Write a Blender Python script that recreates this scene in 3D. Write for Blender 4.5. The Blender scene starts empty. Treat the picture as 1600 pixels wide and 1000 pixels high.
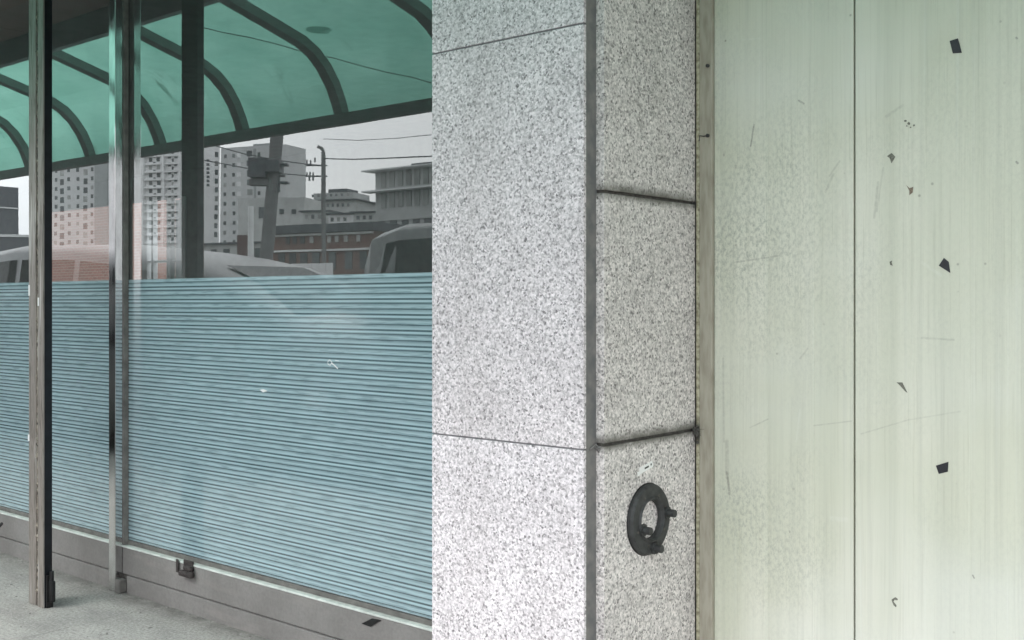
import bpy, bmesh, math, random
from mathutils import Vector, Matrix
random.seed(7)
S = bpy.context.scene
col = S.collection
R = math.radians

# ---------------------------------------------------------------- camera, sky, sun, exposure
EYE, F, HZ, YAW = 1.5, 1700.0, 472.0, R(40.3)          # eye height, focal length in photo px, horizon row, heading
cd = bpy.data.cameras.new('camera'); cam = bpy.data.objects.new('camera', cd); col.objects.link(cam)
cam.location = (0, 0, EYE); cam.rotation_euler = (R(90), 0, YAW)
cd.sensor_width = 36; cd.lens = 36*F/1600; cd.shift_y = -(500-HZ)/1600
cd.clip_start = .05; cd.clip_end = 6000
S.camera = cam

SUN_EL, SUN_AZ = R(52), R(200)
w = bpy.data.worlds.new('World'); S.world = w; w.use_nodes = True
nt = w.node_tree; nt.nodes.clear()
sky = nt.nodes.new('ShaderNodeTexSky'); sky.sky_type = 'NISHITA'; sky.sun_disc = False
sky.sun_elevation = SUN_EL; sky.sun_rotation = SUN_AZ; sky.dust_density = 6; sky.air_density = 1.6
hs = nt.nodes.new('ShaderNodeHueSaturation'); hs.inputs['Saturation'].default_value = .12
nt.links.new(sky.outputs[0], hs.inputs['Color'])
tc = nt.nodes.new('ShaderNodeTexCoord'); mp = nt.nodes.new('ShaderNodeMapping'); mp.inputs['Scale'].default_value = (1.2, 1.2, 5)
cl = nt.nodes.new('ShaderNodeTexNoise'); cl.inputs['Scale'].default_value = 1.6; cl.inputs['Detail'].default_value = 6
cr = nt.nodes.new('ShaderNodeValToRGB')
cr.color_ramp.elements[0].position = .3; cr.color_ramp.elements[0].color = (.80, .82, .86, 1)
cr.color_ramp.elements[1].position = .7; cr.color_ramp.elements[1].color = (1.12, 1.1, 1.09, 1)
mul = nt.nodes.new('ShaderNodeMix'); mul.data_type = 'RGBA'; mul.blend_type = 'MULTIPLY'; mul.inputs[0].default_value = 1
bg = nt.nodes.new('ShaderNodeBackground'); bg.inputs['Strength'].default_value = .15
wo = nt.nodes.new('ShaderNodeOutputWorld')
L = nt.links.new
L(tc.outputs['Generated'], mp.inputs[0]); L(mp.outputs[0], cl.inputs['Vector']); L(cl.outputs['Fac'], cr.inputs[0])
ov = nt.nodes.new('ShaderNodeMix'); ov.data_type = 'RGBA'; ov.inputs[0].default_value = .75; ov.inputs[7].default_value = (5.6, 5.7, 5.9, 1)   # even cloud cover
L(hs.outputs[0], ov.inputs[6]); L(ov.outputs[2], mul.inputs[6]); L(cr.outputs[0], mul.inputs[7]); L(mul.outputs[2], bg.inputs['Color']); L(bg.outputs[0], wo.inputs[0])

sd = bpy.data.lights.new('sun', 'SUN'); sd.energy = .5; sd.angle = R(25); sd.color = (1, .97, .93)
sun = bpy.data.objects.new('sun', sd); col.objects.link(sun)
# sky texture: rotation 0 is +Y, turning clockwise towards +X
sdir = Vector((math.sin(SUN_AZ)*math.cos(SUN_EL), math.cos(SUN_AZ)*math.cos(SUN_EL), math.sin(SUN_EL)))
sun.rotation_euler = (-sdir).to_track_quat('-Z', 'Y').to_euler(); sun.location = sdir*30

S.render.engine = 'CYCLES'
S.view_settings.view_transform = 'Standard'; S.view_settings.look = 'None'
S.view_settings.gamma = 1; S.view_settings.use_curve_mapping = False
S.view_settings.exposure = 1.57
S.cycles.max_bounces = 10; S.cycles.diffuse_bounces = 5; S.cycles.glossy_bounces = 4
S.cycles.transparent_max_bounces = 24; S.cycles.transmission_bounces = 6
S.cycles.sample_clamp_indirect = 12

# ---------------------------------------------------------------- survey helpers
c_, s_ = math.cos(YAW), math.sin(YAW)
def ratio(px):                      # the ground-plan ray of a photo column
    u = px-800; return (-s_*F + c_*u, c_*F + s_*u)
def at(px, py, Y):                  # surveyed point on the wall plane y = Y
    rx, ry = ratio(px); k = Y/ry
    return Vector((rx*k, Y, EYE+(HZ-py)*k))
def on_side(px, py, X):             # surveyed point on a plane x = X
    rx, ry = ratio(px); k = X/rx
    return Vector((X, ry*k, EYE+(HZ-py)*k))
G = 3.033                           # plane of the shop glass
def far(px, D):                     # street-side point D metres off, as the shop glass mirrors it
    rx, ry = ratio(px); k = D/F
    return Vector((rx*k, 2*G-ry*k, 0))
def hgt(py, D): return EYE+(HZ-py)*D/F

# ---------------------------------------------------------------- object helpers
def tag(o, label=None, cat=None, group=None, kind=None):
    if label: o['label'] = label
    if cat: o['category'] = cat
    if group: o['group'] = group
    if kind: o['kind'] = kind
    return o
def thing(name, label, cat, loc=(0, 0, 0), rz=0, group=None):
    o = bpy.data.objects.new(name, None); col.objects.link(o)
    o.location = loc; o.rotation_euler = (0, 0, rz); o.empty_display_size = .1
    return tag(o, label, cat, group)
def link_mesh(name, me, parent=None, loc=None, rot=None):
    o = bpy.data.objects.new(name, me); col.objects.link(o)
    if parent: o.parent = parent
    if loc: o.location = loc
    if rot: o.rotation_euler = rot
    return o
def build(name, bm, m, parent=None, smooth=False, loc=None):
    bmesh.ops.recalc_face_normals(bm, faces=bm.faces)
    me = bpy.data.meshes.new(name); bm.to_mesh(me); bm.free()
    for x in (m if isinstance(m, (list, tuple)) else [m]): me.materials.append(x)
    if smooth:
        for p in me.polygons: p.use_smooth = True
    return link_mesh(name, me, parent, loc)
def bx(bm, x0, x1, y0, y1, z0, z1, bev=0, seg=2):
    r = bmesh.ops.create_cube(bm, size=1)
    vs = r['verts']
    bmesh.ops.scale(bm, vec=(x1-x0, y1-y0, z1-z0), verts=vs)
    bmesh.ops.translate(bm, vec=((x0+x1)/2, (y0+y1)/2, (z0+z1)/2), verts=vs)
    if bev:
        es = list({e for v in vs for e in v.link_edges})
        bmesh.ops.bevel(bm, geom=es, offset=bev, segments=seg, affect='EDGES', profile=.6)
    return bm
def box(name, x0, x1, y0, y1, z0, z1, m, parent=None, bev=0):
    return build(name, bx(bmesh.new(), x0, x1, y0, y1, z0, z1, bev), m, parent)
def tube(bm, pts, r, n=8, caps=True, r2=None):
    rings = []
    pts = [Vector(p) for p in pts]
    for i, p in enumerate(pts):
        a = pts[max(i-1, 0)]; b = pts[min(i+1, len(pts)-1)]
        d = (b-a).normalized(); up = Vector((0, 0, 1)) if abs(d.z) < .95 else Vector((1, 0, 0))
        u = d.cross(up).normalized(); v = d.cross(u)
        rr = r if r2 is None else r+(r2-r)*i/(len(pts)-1)
        rings.append([bm.verts.new(p+(u*math.cos(t*2*math.pi/n)+v*math.sin(t*2*math.pi/n))*rr) for t in range(n)])
    for A, B in zip(rings, rings[1:]):
        for t in range(n): bm.faces.new((A[t], A[(t+1) % n], B[(t+1) % n], B[t]))
    if caps: bm.faces.new(rings[0]); bm.faces.new(rings[-1])
    return bm
def prism(bm, poly, ax, a, b):      # poly in the plane across axis ax, extruded a..b
    def P(p, q):
        return {'x': (q, p[0], p[1]), 'y': (p[0], q, p[1]), 'z': (p[0], p[1], q)}[ax]
    A = [bm.verts.new(P(p, a)) for p in poly]; B = [bm.verts.new(P(p, b)) for p in poly]
    n = len(poly)
    bm.faces.new(A); bm.faces.new(B)
    for i in range(n): bm.faces.new((A[i], A[(i+1) % n], B[(i+1) % n], B[i]))
    return bm

# ---------------------------------------------------------------- material helpers
class NT:
    def __init__(s, name):
        s.m = bpy.data.materials.new(name); s.m.use_nodes = True; s.t = s.m.node_tree; s.t.nodes.clear()
        s.out = s.t.nodes.new('ShaderNodeOutputMaterial')
        s._pos = None
    def n(s, typ, **kw):
        x = s.t.nodes.new('ShaderNode'+typ)
        for k, v in kw.items(): setattr(x, k, v)
        return x
    def l(s, a, b): s.t.links.new(a, b)
    def setv(s, sock, v):
        if hasattr(v, 'is_output') or isinstance(v, bpy.types.NodeSocket): s.l(v, sock)
        elif isinstance(v, (tuple, list)) and len(v) == 3 and sock.type == 'RGBA': sock.default_value = (*v, 1)
        else: sock.default_value = v
    @property
    def pos(s):
        if s._pos is None: s._pos = s.n('NewGeometry').outputs['Position']
        return s._pos
    def map(s, scale=(1, 1, 1), loc=(0, 0, 0), rot=(0, 0, 0), src=None):
        x = s.n('Mapping'); s.l(src or s.pos, x.inputs[0])
        x.inputs['Location'].default_value = loc; x.inputs['Scale'].default_value = scale; x.inputs['Rotation'].default_value = rot
        return x.outputs[0]
    def noise(s, scale, detail=3, rough=.5, vec=None, dist=0):
        x = s.n('TexNoise'); s.l(vec or s.pos, x.inputs['Vector'])
        x.inputs['Scale'].default_value = scale; x.inputs['Detail'].default_value = detail
        x.inputs['Roughness'].default_value = rough; x.inputs['Distortion'].default_value = dist
        return x.outputs['Fac']
    def ramp(s, fac, *stops, interp='LINEAR'):
        x = s.n('ValToRGB'); s.l(fac, x.inputs[0]); e = x.color_ramp; e.interpolation = interp
        while len(e.elements) < len(stops): e.elements.new(.5)
        for el, (p, c) in zip(e.elements, stops):
            el.position = p; el.color = (c, c, c, 1) if isinstance(c, (int, float)) else (*c, 1)
        return x.outputs['Color']
    def math(s, op, a, b=0, c=0, clamp=False):
        x = s.n('Math', operation=op, use_clamp=clamp)
        for i, v in enumerate((a, b, c)): s.setv(x.inputs[i], v)
        return x.outputs[0]
    def mix(s, fac, a, b, mode='MIX'):
        x = s.n('Mix', data_type='RGBA', blend_type=mode)
        s.setv(x.inputs[0], fac); s.setv(x.inputs[6], a); s.setv(x.inputs[7], b)
        return x.outputs[2]
    def xyz(s):
        x = s.n('SeparateXYZ'); s.l(s.pos, x.inputs[0]); return x.outputs
    def smooth(s, v, a, b):
        x = s.n('MapRange', interpolation_type='SMOOTHSTEP')
        s.setv(x.inputs[0], v); x.inputs[1].default_value = a; x.inputs[2].default_value = b
        return x.outputs[0]
    def bump(s, h, strength=.3, dist=.002):
        x = s.n('Bump'); s.l(h, x.inputs['Height']); x.inputs['Strength'].default_value = strength; x.inputs['Distance'].default_value = dist
        return x.outputs[0]
    def pbr(s, color, rough=.6, metal=0, normal=None, spec=.5, coat=0):
        x = s.n('BsdfPrincipled')
        s.setv(x.inputs['Base Color'], color); s.setv(x.inputs['Roughness'], rough); s.setv(x.inputs['Metallic'], metal)
        x.inputs['Specular IOR Level'].default_value = spec; x.inputs['Coat Weight'].default_value = coat
        if normal: s.l(normal, x.inputs['Normal'])
        s.l(x.outputs[0], s.out.inputs[0]); return s.m
    def seg(s, U, V, a, b, wd):     # mask of a scratch from a to b on a wall (U across, V up)
        dx, dy = b[0]-a[0], b[1]-a[1]; LL = dx*dx+dy*dy
        pu = s.math('SUBTRACT', U, a[0]); pv = s.math('SUBTRACT', V, a[1])
        t = s.math('ADD', s.math('MULTIPLY', pu, dx/LL), s.math('MULTIPLY', pv, dy/LL), clamp=True)
        ex = s.math('SUBTRACT', pu, s.math('MULTIPLY', t, dx)); ey = s.math('SUBTRACT', pv, s.math('MULTIPLY', t, dy))
        d = s.math('SQRT', s.math('ADD', s.math('MULTIPLY', ex, ex), s.math('MULTIPLY', ey, ey)))
        return s.math('SUBTRACT', 1, s.smooth(d, wd*.3, wd))

def simple(name, color, rough=.6, metal=0, vary=.12, scale=8, bump=.0, spec=.5):
    t = NT(name); f = t.noise(scale, 4)
    c = t.ramp(f, (.3, tuple(x*(1-vary) for x in color)), (.7, tuple(min(1, x*(1+vary)) for x in color)))
    return t.pbr(c, rough, metal, t.bump(t.noise(scale*12, 3), bump) if bump else None, spec)

M = {}
def granite(name, tone, dirty=False):
    t = NT(name)
    a = t.noise(95, 3, .6, dist=.5); big = t.noise(5, 4)
    wp = t.n('TexNoise'); t.l(t.pos, wp.inputs['Vector']); wp.inputs['Scale'].default_value = 140
    va = t.n('VectorMath', operation='MULTIPLY_ADD'); t.l(wp.outputs['Color'], va.inputs[0]); va.inputs[1].default_value = (.008, .008, .008); t.l(t.pos, va.inputs[2])
    vo = t.n('TexVoronoi'); t.l(va.outputs[0], vo.inputs['Vector']); vo.inputs['Scale'].default_value = 175
    hx = t.n('SeparateColor'); t.l(vo.outputs['Color'], hx.inputs[0])
    cells = t.ramp(hx.outputs[0], (0, .24), (.05, .40), (.15, .58), (.32, .72), (.50, .84), (.8, .92), (1, .95))
    w1 = t.ramp(a, (.34, .52), (.45, .78), (.52, .90), (.62, 1.0))
    g = t.mix(1, cells, w1, 'MULTIPLY')
    b2 = t.ramp(hx.outputs[1], (0, 1.15), (1, .93)); g = t.mix(1, g, b2, 'MULTIPLY')
    g = t.mix(1, g, t.ramp(big, (.3, (.90, .90, .90)), (.7, (1.03, 1.03, 1.03))), 'MULTIPLY')
    oi = t.n('ObjectInfo'); g = t.mix(1, g, t.ramp(oi.outputs['Random'], (0, (.955, .95, .945)), (1, (1.03, 1.03, 1.035))), 'MULTIPLY')
    g = t.mix(t.ramp(t.noise(1, 5, .65, t.map((9, 9, .9))), (.52, 0), (.75, .22)), g, (.36, .35, .33))
    g = t.mix(1, g, tone, 'MULTIPLY')
    X, Y, Z = t.xyz()
    if dirty:                       # soot gathered round the joints of the side slabs
        m = None
        for jz in (1.104, 1.807):
            d = t.math('SUBTRACT', Z, jz)
            up = t.math('MULTIPLY', t.math('SUBTRACT', 1, t.smooth(d, .004, .040)), t.smooth(d, -.030, -.003))
            m = up if m is None else t.math('MAXIMUM', m, up)
        m = t.math('MULTIPLY', m, t.ramp(t.noise(14, 4), (.25, .45), (.6, 1)))
        g = t.mix(m, g, (.13, .125, .11))
        st = t.math('MULTIPLY', t.ramp(t.noise(9, 5, .65), (.5, 0), (.75, .35)), t.ramp(t.noise(1.3, 2), (.4, .3), (.6, 1)))
        g = t.mix(st, g, (.30, .285, .25))
    return t.pbr(g, .62, 0, t.bump(a, .15, .001), .35)
M['granite'] = granite('granite', (.91, .855, .88))
M['granite_side'] = granite('granite_side', (.89, .84, .815), True)
t = NT('sealant_grey'); c = t.mix(t.ramp(t.noise(30, 4), (.35, 0), (.7, 1)), (.125, .128, .13), (.215, .205, .195))
M['sealant'] = t.pbr(c, .55, 0, t.bump(t.noise(60, 3), .3, .002))
M['joint'] = simple('joint_dark', (.085, .08, .072), .9, 0, .4, 60)
M['joint_front'] = simple('joint_grey', (.17, .17, .175), .9, 0, .3, 60)

# painted sheet-steel panels, off-white green, rubbed and scratched
DOORY = 2.955
t = NT('painted_panel'); X, Y, Z = t.xyz()
base = t.mix(t.ramp(t.noise(1.4, 4), (.35, 0), (.65, 1)), (.61, .622, .505), (.70, .695, .595))
vs = t.noise(1, 3, .6, t.map((46, 1, .55)))
base = t.mix(t.ramp(vs, (.48, 0), (.76, .42)), base, (.45, .46, .39))
vs2 = t.noise(1, 2, .5, t.map((95, 1, 1.1), (3, 0, 1)))
base = t.mix(t.ramp(vs2, (.60, 0), (.78, .2)), base, (.78, .81, .77))
band = t.noise(1, 1, .4, t.map((9, 1, .12), (2, 0, 7)))
base = t.mix(t.ramp(band, (.44, .0), (.56, .30)), base, (.50, .52, .41))
st3 = t.noise(1, 4, .7, t.map((170, 1, 2.2), (1, 0, 3)))
base = t.mix(t.ramp(st3, (.54, 0), (.72, .5)), base, (.42, .425, .33))
mot = t.noise(1, 6, .8, t.map((95, 1, 60), (0, 0, 0), (0, R(38), 0)))
patch = t.math('MULTIPLY', t.ramp(t.noise(2.6, 3, vec=t.map((1, 1, .8), (5, 0, 2))), (.36, 0), (.66, 1)), t.ramp(mot, (.45, 0), (.64, .85)))
leftw = t.math('SUBTRACT', 1.25, t.smooth(X, -1.7, -.9))
base = t.mix(t.math('MULTIPLY', patch, leftw), base, (.345, .365, .315))
cl = t.ramp(t.noise(1.1, 3, vec=t.map((1, 1, 1.5), (9, 0, 4))), (.45, 0), (.7, .35))
base = t.mix(cl, base, (.76, .775, .76))
sp = t.n('TexVoronoi'); t.l(t.map((16, 1, 16)), sp.inputs['Vector']); sp.inputs['Scale'].default_value = 1
spk = t.math('MULTIPLY', t.math('SUBTRACT', 1, t.smooth(sp.outputs['Distance'], .03, .085)), t.ramp(t.noise(3.7, 2), (.5, 0), (.62, .75)))
base = t.mix(spk, base, (.22, .21, .17))
def PX(px, py): p = at(px, py, DOORY); return (p.x, p.z)
marks = [((1178, 195), (1173, 228), .004, .8), ((1372, 285), (1366, 340), .005, .35), ((1148, 410), (1215, 400), .004, .4),
         ((1172, 668), (1200, 655), .003, .35), ((1345, 678), (1420, 656), .003, .25), ((1420, 656), (1500, 643), .003, .18),
         ((1272, 665), (1330, 658), .003, .3), ((1136, 690), (1136, 745), .010, .35), ((1136, 738), (1140, 772), .006, .75),
         ((1248, 157), (1256, 162), .004, .7), ((1380, 262), (1370, 330), .004, .25), ((1250, 560), (1262, 545), .004, .3),
         ((1440, 528), (1490, 531), .004, .3), ((1290, 300), (1302, 272), .005, .35), ((1296, 275), (1312, 252), .004, .3),
         ((1130, 560), (1131, 690), .005, .3), ((1410, 165), (1385, 182), .006, .25), ((1500, 805), (1592, 815), .004, .0),
         ((1588, 253), (1590, 255), .004, .8), ((1588, 59), (1589, 60), .004, .7), ((1520, 899), (1522, 903), .003, .8),
         ((1150, 259), (1150, 262), .004, .6), ((1131, 241), (1131, 243), .004, .6), ((1234, 830), (1234, 832), .003, .6)]
brk = t.ramp(t.noise(120, 2), (.35, .45), (.6, 1))
for a, b, wd, k in marks:
    if k: base = t.mix(t.math('MULTIPLY', t.math('MULTIPLY', t.seg(X, Z, PX(*a), PX(*b), wd), k), brk), base, (.25, .25, .215))
for a, b, wd in (((1300, 810), (1322, 812), .010), ((1190, 60), (1160, 62), .004), ((1250, 640), (1244, 690), .004), ((1440, 410), (1470, 430), .006)):
    base = t.mix(t.math('MULTIPLY', t.math('MULTIPLY', t.seg(X, Z, PX(*a), PX(*b), wd), .12), brk), base, (.85, .87, .84))
hb = t.math('ADD', t.math('MULTIPLY', t.noise(1, 2, .5, t.map((14, 1, .4))), 1), t.math('MULTIPLY', mot, .05))
M['panel'] = t.pbr(base, .48, 0, t.bump(hb, .5, .006), .5)
t = NT('frame_beige'); c = t.mix(t.ramp(t.noise(20, 5, vec=t.map((3, 1, .6))), (.4, 0), (.75, .7)), (.41, .385, .315), (.22, .195, .145))
M['frame'] = t.pbr(c, .5, 0, None, .5)
t = NT('sealant_yellow'); c = t.mix(t.ramp(t.noise(70, 4), (.42, 0), (.66, .85)), (.50, .47, .34), (.16, .14, .09))
X, Y, Z = t.xyz(); d = t.math('ABSOLUTE', t.math('SUBTRACT', Z, 1.095)); c = t.mix(t.math('SUBTRACT', 1, t.smooth(d, .012, .05)), c, (.05, .047, .035))
M['bead'] = t.pbr(c, .6, 0, t.bump(t.noise(90, 3), .5, .002))

# metals
t = NT('stainless'); br = t.noise(1, 3, .6, t.map((60, 60, 3))); dd = t.noise(6, 5, .65, t.map((2, 2, .6)))
c = t.mix(t.ramp(dd, (.45, 0), (.7, .6)), (.70, .70, .70), (.42, .41, .40))
M['stainless'] = t.pbr(c, t.ramp(br, (.3, .05), (.75, .17)), 1, t.bump(dd, .05, .004))
t = NT('worn_aluminium'); dd = t.noise(1, 6, .7, t.map((55, 55, 5)), 1.0); sm = t.noise(1, 3, .6, t.map((25, 25, 1.2)))
c = t.mix(t.ramp(dd, (.48, 0), (.66, .85)), (.30, .27, .245), (.115, .10, .085))
c = t.mix(t.ramp(sm, (.62, 0), (.7, .5)), c, (.72, .70, .67))
M['aluminium'] = t.pbr(c, t.ramp(dd, (.3, .38), (.7, .6)), .35, t.bump(dd, .4, .003))
M['post_dark'] = simple('dark_anodised', (.012, .013, .017), .35, .3, .3, 20)
t = NT('old_sealant'); c = t.ramp(t.noise(1, 6, .75, t.map((90, 90, 22))), (.38, (.03, .027, .022)), (.5, (.22, .19, .15)), (.62, (.42, .39, .33)), (.72, (.62, .60, .55)))
M['old_sealant'] = t.pbr(c, .8, 0, t.bump(t.noise(1, 5, .7, t.map((80, 80, 20))), 1, .006))
M['black_metal'] = simple('black_metal', (.015, .015, .016), .45, .3, .4, 30, .3)
M['rusty'] = simple('rusty_dark_iron', (.045, .038, .036), .8, 0, .5, 60, .8)
M['cast_iron'] = simple('cast_iron', (.048, .05, .05), .62, .2, .35, 45, .4)
M['canopy_steel'] = simple('canopy_steel', (.19, .205, .20), .55, 0, .15, 9)
M['soffit'] = simple('soffit_boards', (.20, .15, .14), .7, 0, .2, 4)
M['fascia'] = simple('fascia_grey', (.28, .31, .31), .6, 0, .15, 5)
M['tape'] = simple('black_tape', (.012, .013, .018), .5, 0, .3, 90)
M['residue'] = simple('tape_residue', (.17, .17, .14), .85, 0, .5, 260)
M['residue_brown'] = simple('tape_residue_brown', (.22, .17, .13), .85, 0, .5, 260)
M['white_label'] = simple('white_label', (.85, .85, .84), .5, 0, .03, 90)
M['ink'] = simple('ink', (.03, .03, .03), .6, 0, .1, 90)
M['sill'] = simple('pale_sill', (.62, .66, .62), .5, 0, .2, 14)
M['gasket'] = simple('gasket_grey', (.15, .145, .135), .6, 0, .3, 18)

t = NT('concrete_plinth'); a = t.noise(3.2, 6, .6); b = t.noise(60, 5, .65)
c = t.mix(t.ramp(a, (.3, 0), (.72, 1)), (.19, .18, .172), (.275, .265, .255))
c = t.mix(t.ramp(b, (.3, .35), (.6, 0)), c, (.13, .125, .12))
c = t.mix(t.ramp(t.noise(1, 4, .6, t.map((2, 2, 14))), (.55, 0), (.75, .4)), c, (.33, .30, .28))
M['plinth'] = t.pbr(c, .85, 0, t.bump(b, .5, .004))
t = NT('concrete_paving'); a = t.noise(2.2, 6, .65); b = t.noise(75, 5, .75); g2 = t.noise(420, 2)
c = t.mix(t.ramp(a, (.32, 0), (.7, 1)), (.32, .308, .288), (.47, .455, .425))
c = t.mix(t.ramp(b, (.32, .75), (.52, 0)), c, (.13, .13, .125))
c = t.mix(t.ramp(b, (.52, 0), (.68, .9)), c, (.55, .54, .52))
X, Y, Z = t.xyz()
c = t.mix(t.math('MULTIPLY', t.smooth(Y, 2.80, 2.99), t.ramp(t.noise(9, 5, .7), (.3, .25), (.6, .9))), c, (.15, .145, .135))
c = t.mix(t.ramp(t.noise(1.1, 5, .7, t.map((1, 2.2, 1))), (.50, 0), (.68, .55)), c, (.20, .195, .185))
vo = t.n('TexVoronoi'); t.l(t.map((7, 7, 7)), vo.inputs['Vector']); vo.inputs['Scale'].default_value = 1
c = t.mix(t.math('MULTIPLY', t.math('SUBTRACT', 1, t.smooth(vo.outputs['Distance'], .05, .10)), t.ramp(t.noise(1.9, 2), (.48, 0), (.6, .75))), c, (.09, .085, .08))
M['paving'] = t.pbr(c, .88, 0, t.bump(b, .8, .006))
t = NT('asphalt'); b = t.noise(60, 4, .7)
M['asphalt'] = t.pbr(t.mix(t.ramp(b, (.3, 0), (.7, 1)), (.035, .036, .038), (.075, .075, .075)), .9, 0, t.bump(b, .6, .01))
M['kerb'] = simple('kerb_concrete', (.32, .32, .31), .85, 0, .2, 8, .3)
M['road_paint'] = simple('road_paint', (.75, .75, .72), .7, 0, .1, 8)
M['earth'] = simple('far_ground', (.12, .12, .11), .95, 0, .3, .05)

# canopy sheet: green translucent plastic
t = NT('green_plastic_sheet'); dn = t.noise(2.3, 6, .6); st = t.noise(1, 5, .7, t.map((5, 1.2, 2)))
tr = t.mix(t.ramp(dn, (.3, 0), (.7, 1)), (.44, .68, .61), (.55, .79, .72))
tr = t.mix(t.ramp(st, (.60, 0), (.74, .45)), tr, (.05, .13, .10))
A = t.n('BsdfTranslucent'); t.l(tr, A.inputs[0])
B = t.n('BsdfPrincipled'); B.inputs['Base Color'].default_value = (.07, .25, .19, 1); B.inputs['Roughness'].default_value = .35
mx = t.n('MixShader'); mx.inputs[0].default_value = .22; t.l(A.outputs[0], mx.inputs[1]); t.l(B.outputs[0], mx.inputs[2]); t.l(mx.outputs[0], t.out.inputs[0])
M['canopy_sheet'] = t.m

# shop glass: see-through with the strength of reflection a coated double surface has at each angle
def glass(name, tint, boost, ior=1.6):
    t = NT(name); g = t.n('NewGeometry')
    fr = t.n('Fresnel'); fr.inputs[0].default_value = ior
    f = t.math('MULTIPLY', fr.outputs[0], boost, clamp=True)
    f = t.math('MULTIPLY', f, t.math('SUBTRACT', 1, g.outputs['Backfacing']))
    T = t.n('BsdfTransparent'); T.inputs[0].default_value = (*tint, 1)
    Gs = t.n('BsdfGlossy'); Gs.inputs['Roughness'].default_value = .0; Gs.inputs['Color'].default_value = (.93, .97, .96, 1)
    wv = t.noise(1, 2, .5, t.map((1.6, 1, 1.1))); t.l(t.bump(wv, .015, .02), Gs.inputs['Normal'])
    D = t.n('BsdfDiffuse'); D.inputs['Color'].default_value = (.5, .52, .5, 1)
    m1 = t.n('MixShader'); t.setv(m1.inputs[0], f); t.l(T.outputs[0], m1.inputs[1]); t.l(Gs.outputs[0], m1.inputs[2])
    m2 = t.n('MixShader'); t.setv(m2.inputs[0], t.ramp(t.noise(1, 5, .7, t.map((6, 1, 2.2))), (.5, .05), (.75, .08)))  # thin dust layer, raised as painted haze to lift dark reflections
    t.l(m1.outputs[0], m2.inputs[1]); t.l(D.outputs[0], m2.inputs[2]); t.l(m2.outputs[0], t.out.inputs[0])
    return t.m
M['glass'] = glass('shop_glass', (.96, .99, .99), 3.4)
M['dark_glass'] = simple('dark_glass', (.012, .015, .02), .06, 0, .2, 3, 0, .35)
M['curtain'] = simple('curtained_window', (.26, .27, .26), .15, 0, .7, .35)
M['win_mid'] = simple('mid_window_glass', (.12, .135, .14), .2, 0, .3, .2)
M['win_far'] = simple('far_window_glass', (.055, .065, .07), .2, 0, .3, .2)

# striped window film: three clear slits in every 63 mm
def film(name, ph, lite, slit, see, gloss=0):
    t = NT(name); X, Y, Z = t.xyz()
    wob = t.math('MULTIPLY', t.math('SUBTRACT', t.noise(1, 3, .5, t.map((1.1, 1, 9))), .5), .0022)
    z = t.math('MULTIPLY', t.math('ADD', t.math('ADD', Z, wob), ph), 1/.063)
    fr = t.math('FRACT', z)
    m = t.ramp(fr, (0, 0), (.03, .05), (.09, 1), (.22, .85), (.31, .62), (.345, .12), (.375, .2), (.43, .9), (.56, 1), (.66, .7), (.725, .16), (.755, .2), (.83, 1), (.92, 1), (.97, .1))
    dash = t.noise(1, 2, .5, t.map((9, 1, 150), (0, 0, 0), (0, R(-1.2), 0)))
    mid = t.math('MULTIPLY', t.smooth(fr, .12, .3), t.math('SUBTRACT', 1, t.smooth(fr, .6, .85)))
    dm = t.math('MULTIPLY', t.ramp(dash, (.48, 0), (.64, .30)), mid)
    m = t.math('MULTIPLY', m, t.math('SUBTRACT', 1, dm))
    hue = t.mix(t.ramp(t.noise(1, 3, .6, t.map((2.5, 1, 30))), (.35, 0), (.65, 1)), tuple(x*.9 for x in lite), tuple(x*1.08 for x in lite))
    c = t.mix(m, slit, hue)
    D = t.n('BsdfDiffuse'); t.l(c, D.inputs[0])
    Tl = t.n('BsdfTranslucent'); t.l(c, Tl.inputs[0])
    Tr = t.n('BsdfTransparent'); Tr.inputs[0].default_value = (.75, .9, .93, 1)
    a = t.n('MixShader'); a.inputs[0].default_value = .06; t.l(D.outputs[0], a.inputs[1]); t.l(Tl.outputs[0], a.inputs[2])
    op = t.math('ADD', t.math('MULTIPLY', m, see[1]-see[0]), see[0])
    b = t.n('MixShader'); t.setv(b.inputs[0], op); t.l(Tr.outputs[0], b.inputs[1]); t.l(a.outputs[0], b.inputs[2])
    if gloss:
        fr_ = t.n('Fresnel'); fr_.inputs[0].default_value = 1.5; Gl = t.n('BsdfGlossy'); Gl.inputs['Roughness'].default_value = .03
        e = t.n('MixShader'); t.setv(e.inputs[0], t.math('MULTIPLY', fr_.outputs[0], gloss)); t.l(b.outputs[0], e.inputs[1]); t.l(Gl.outputs[0], e.inputs[2]); b = e
    t.l(b.outputs[0], t.out.inputs[0]); return t.m
M['film'] = film('striped_film', 0.0, (.55, .73, .79), (.15, .24, .27), (.42, .82), 1.8)
M['film_shade'] = film('striped_film_shadow', .011, (.52, .66, .72), (.08, .13, .15), (.7, .95))  # stripes again, carrying the film's own shadow and reflection as colour

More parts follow.
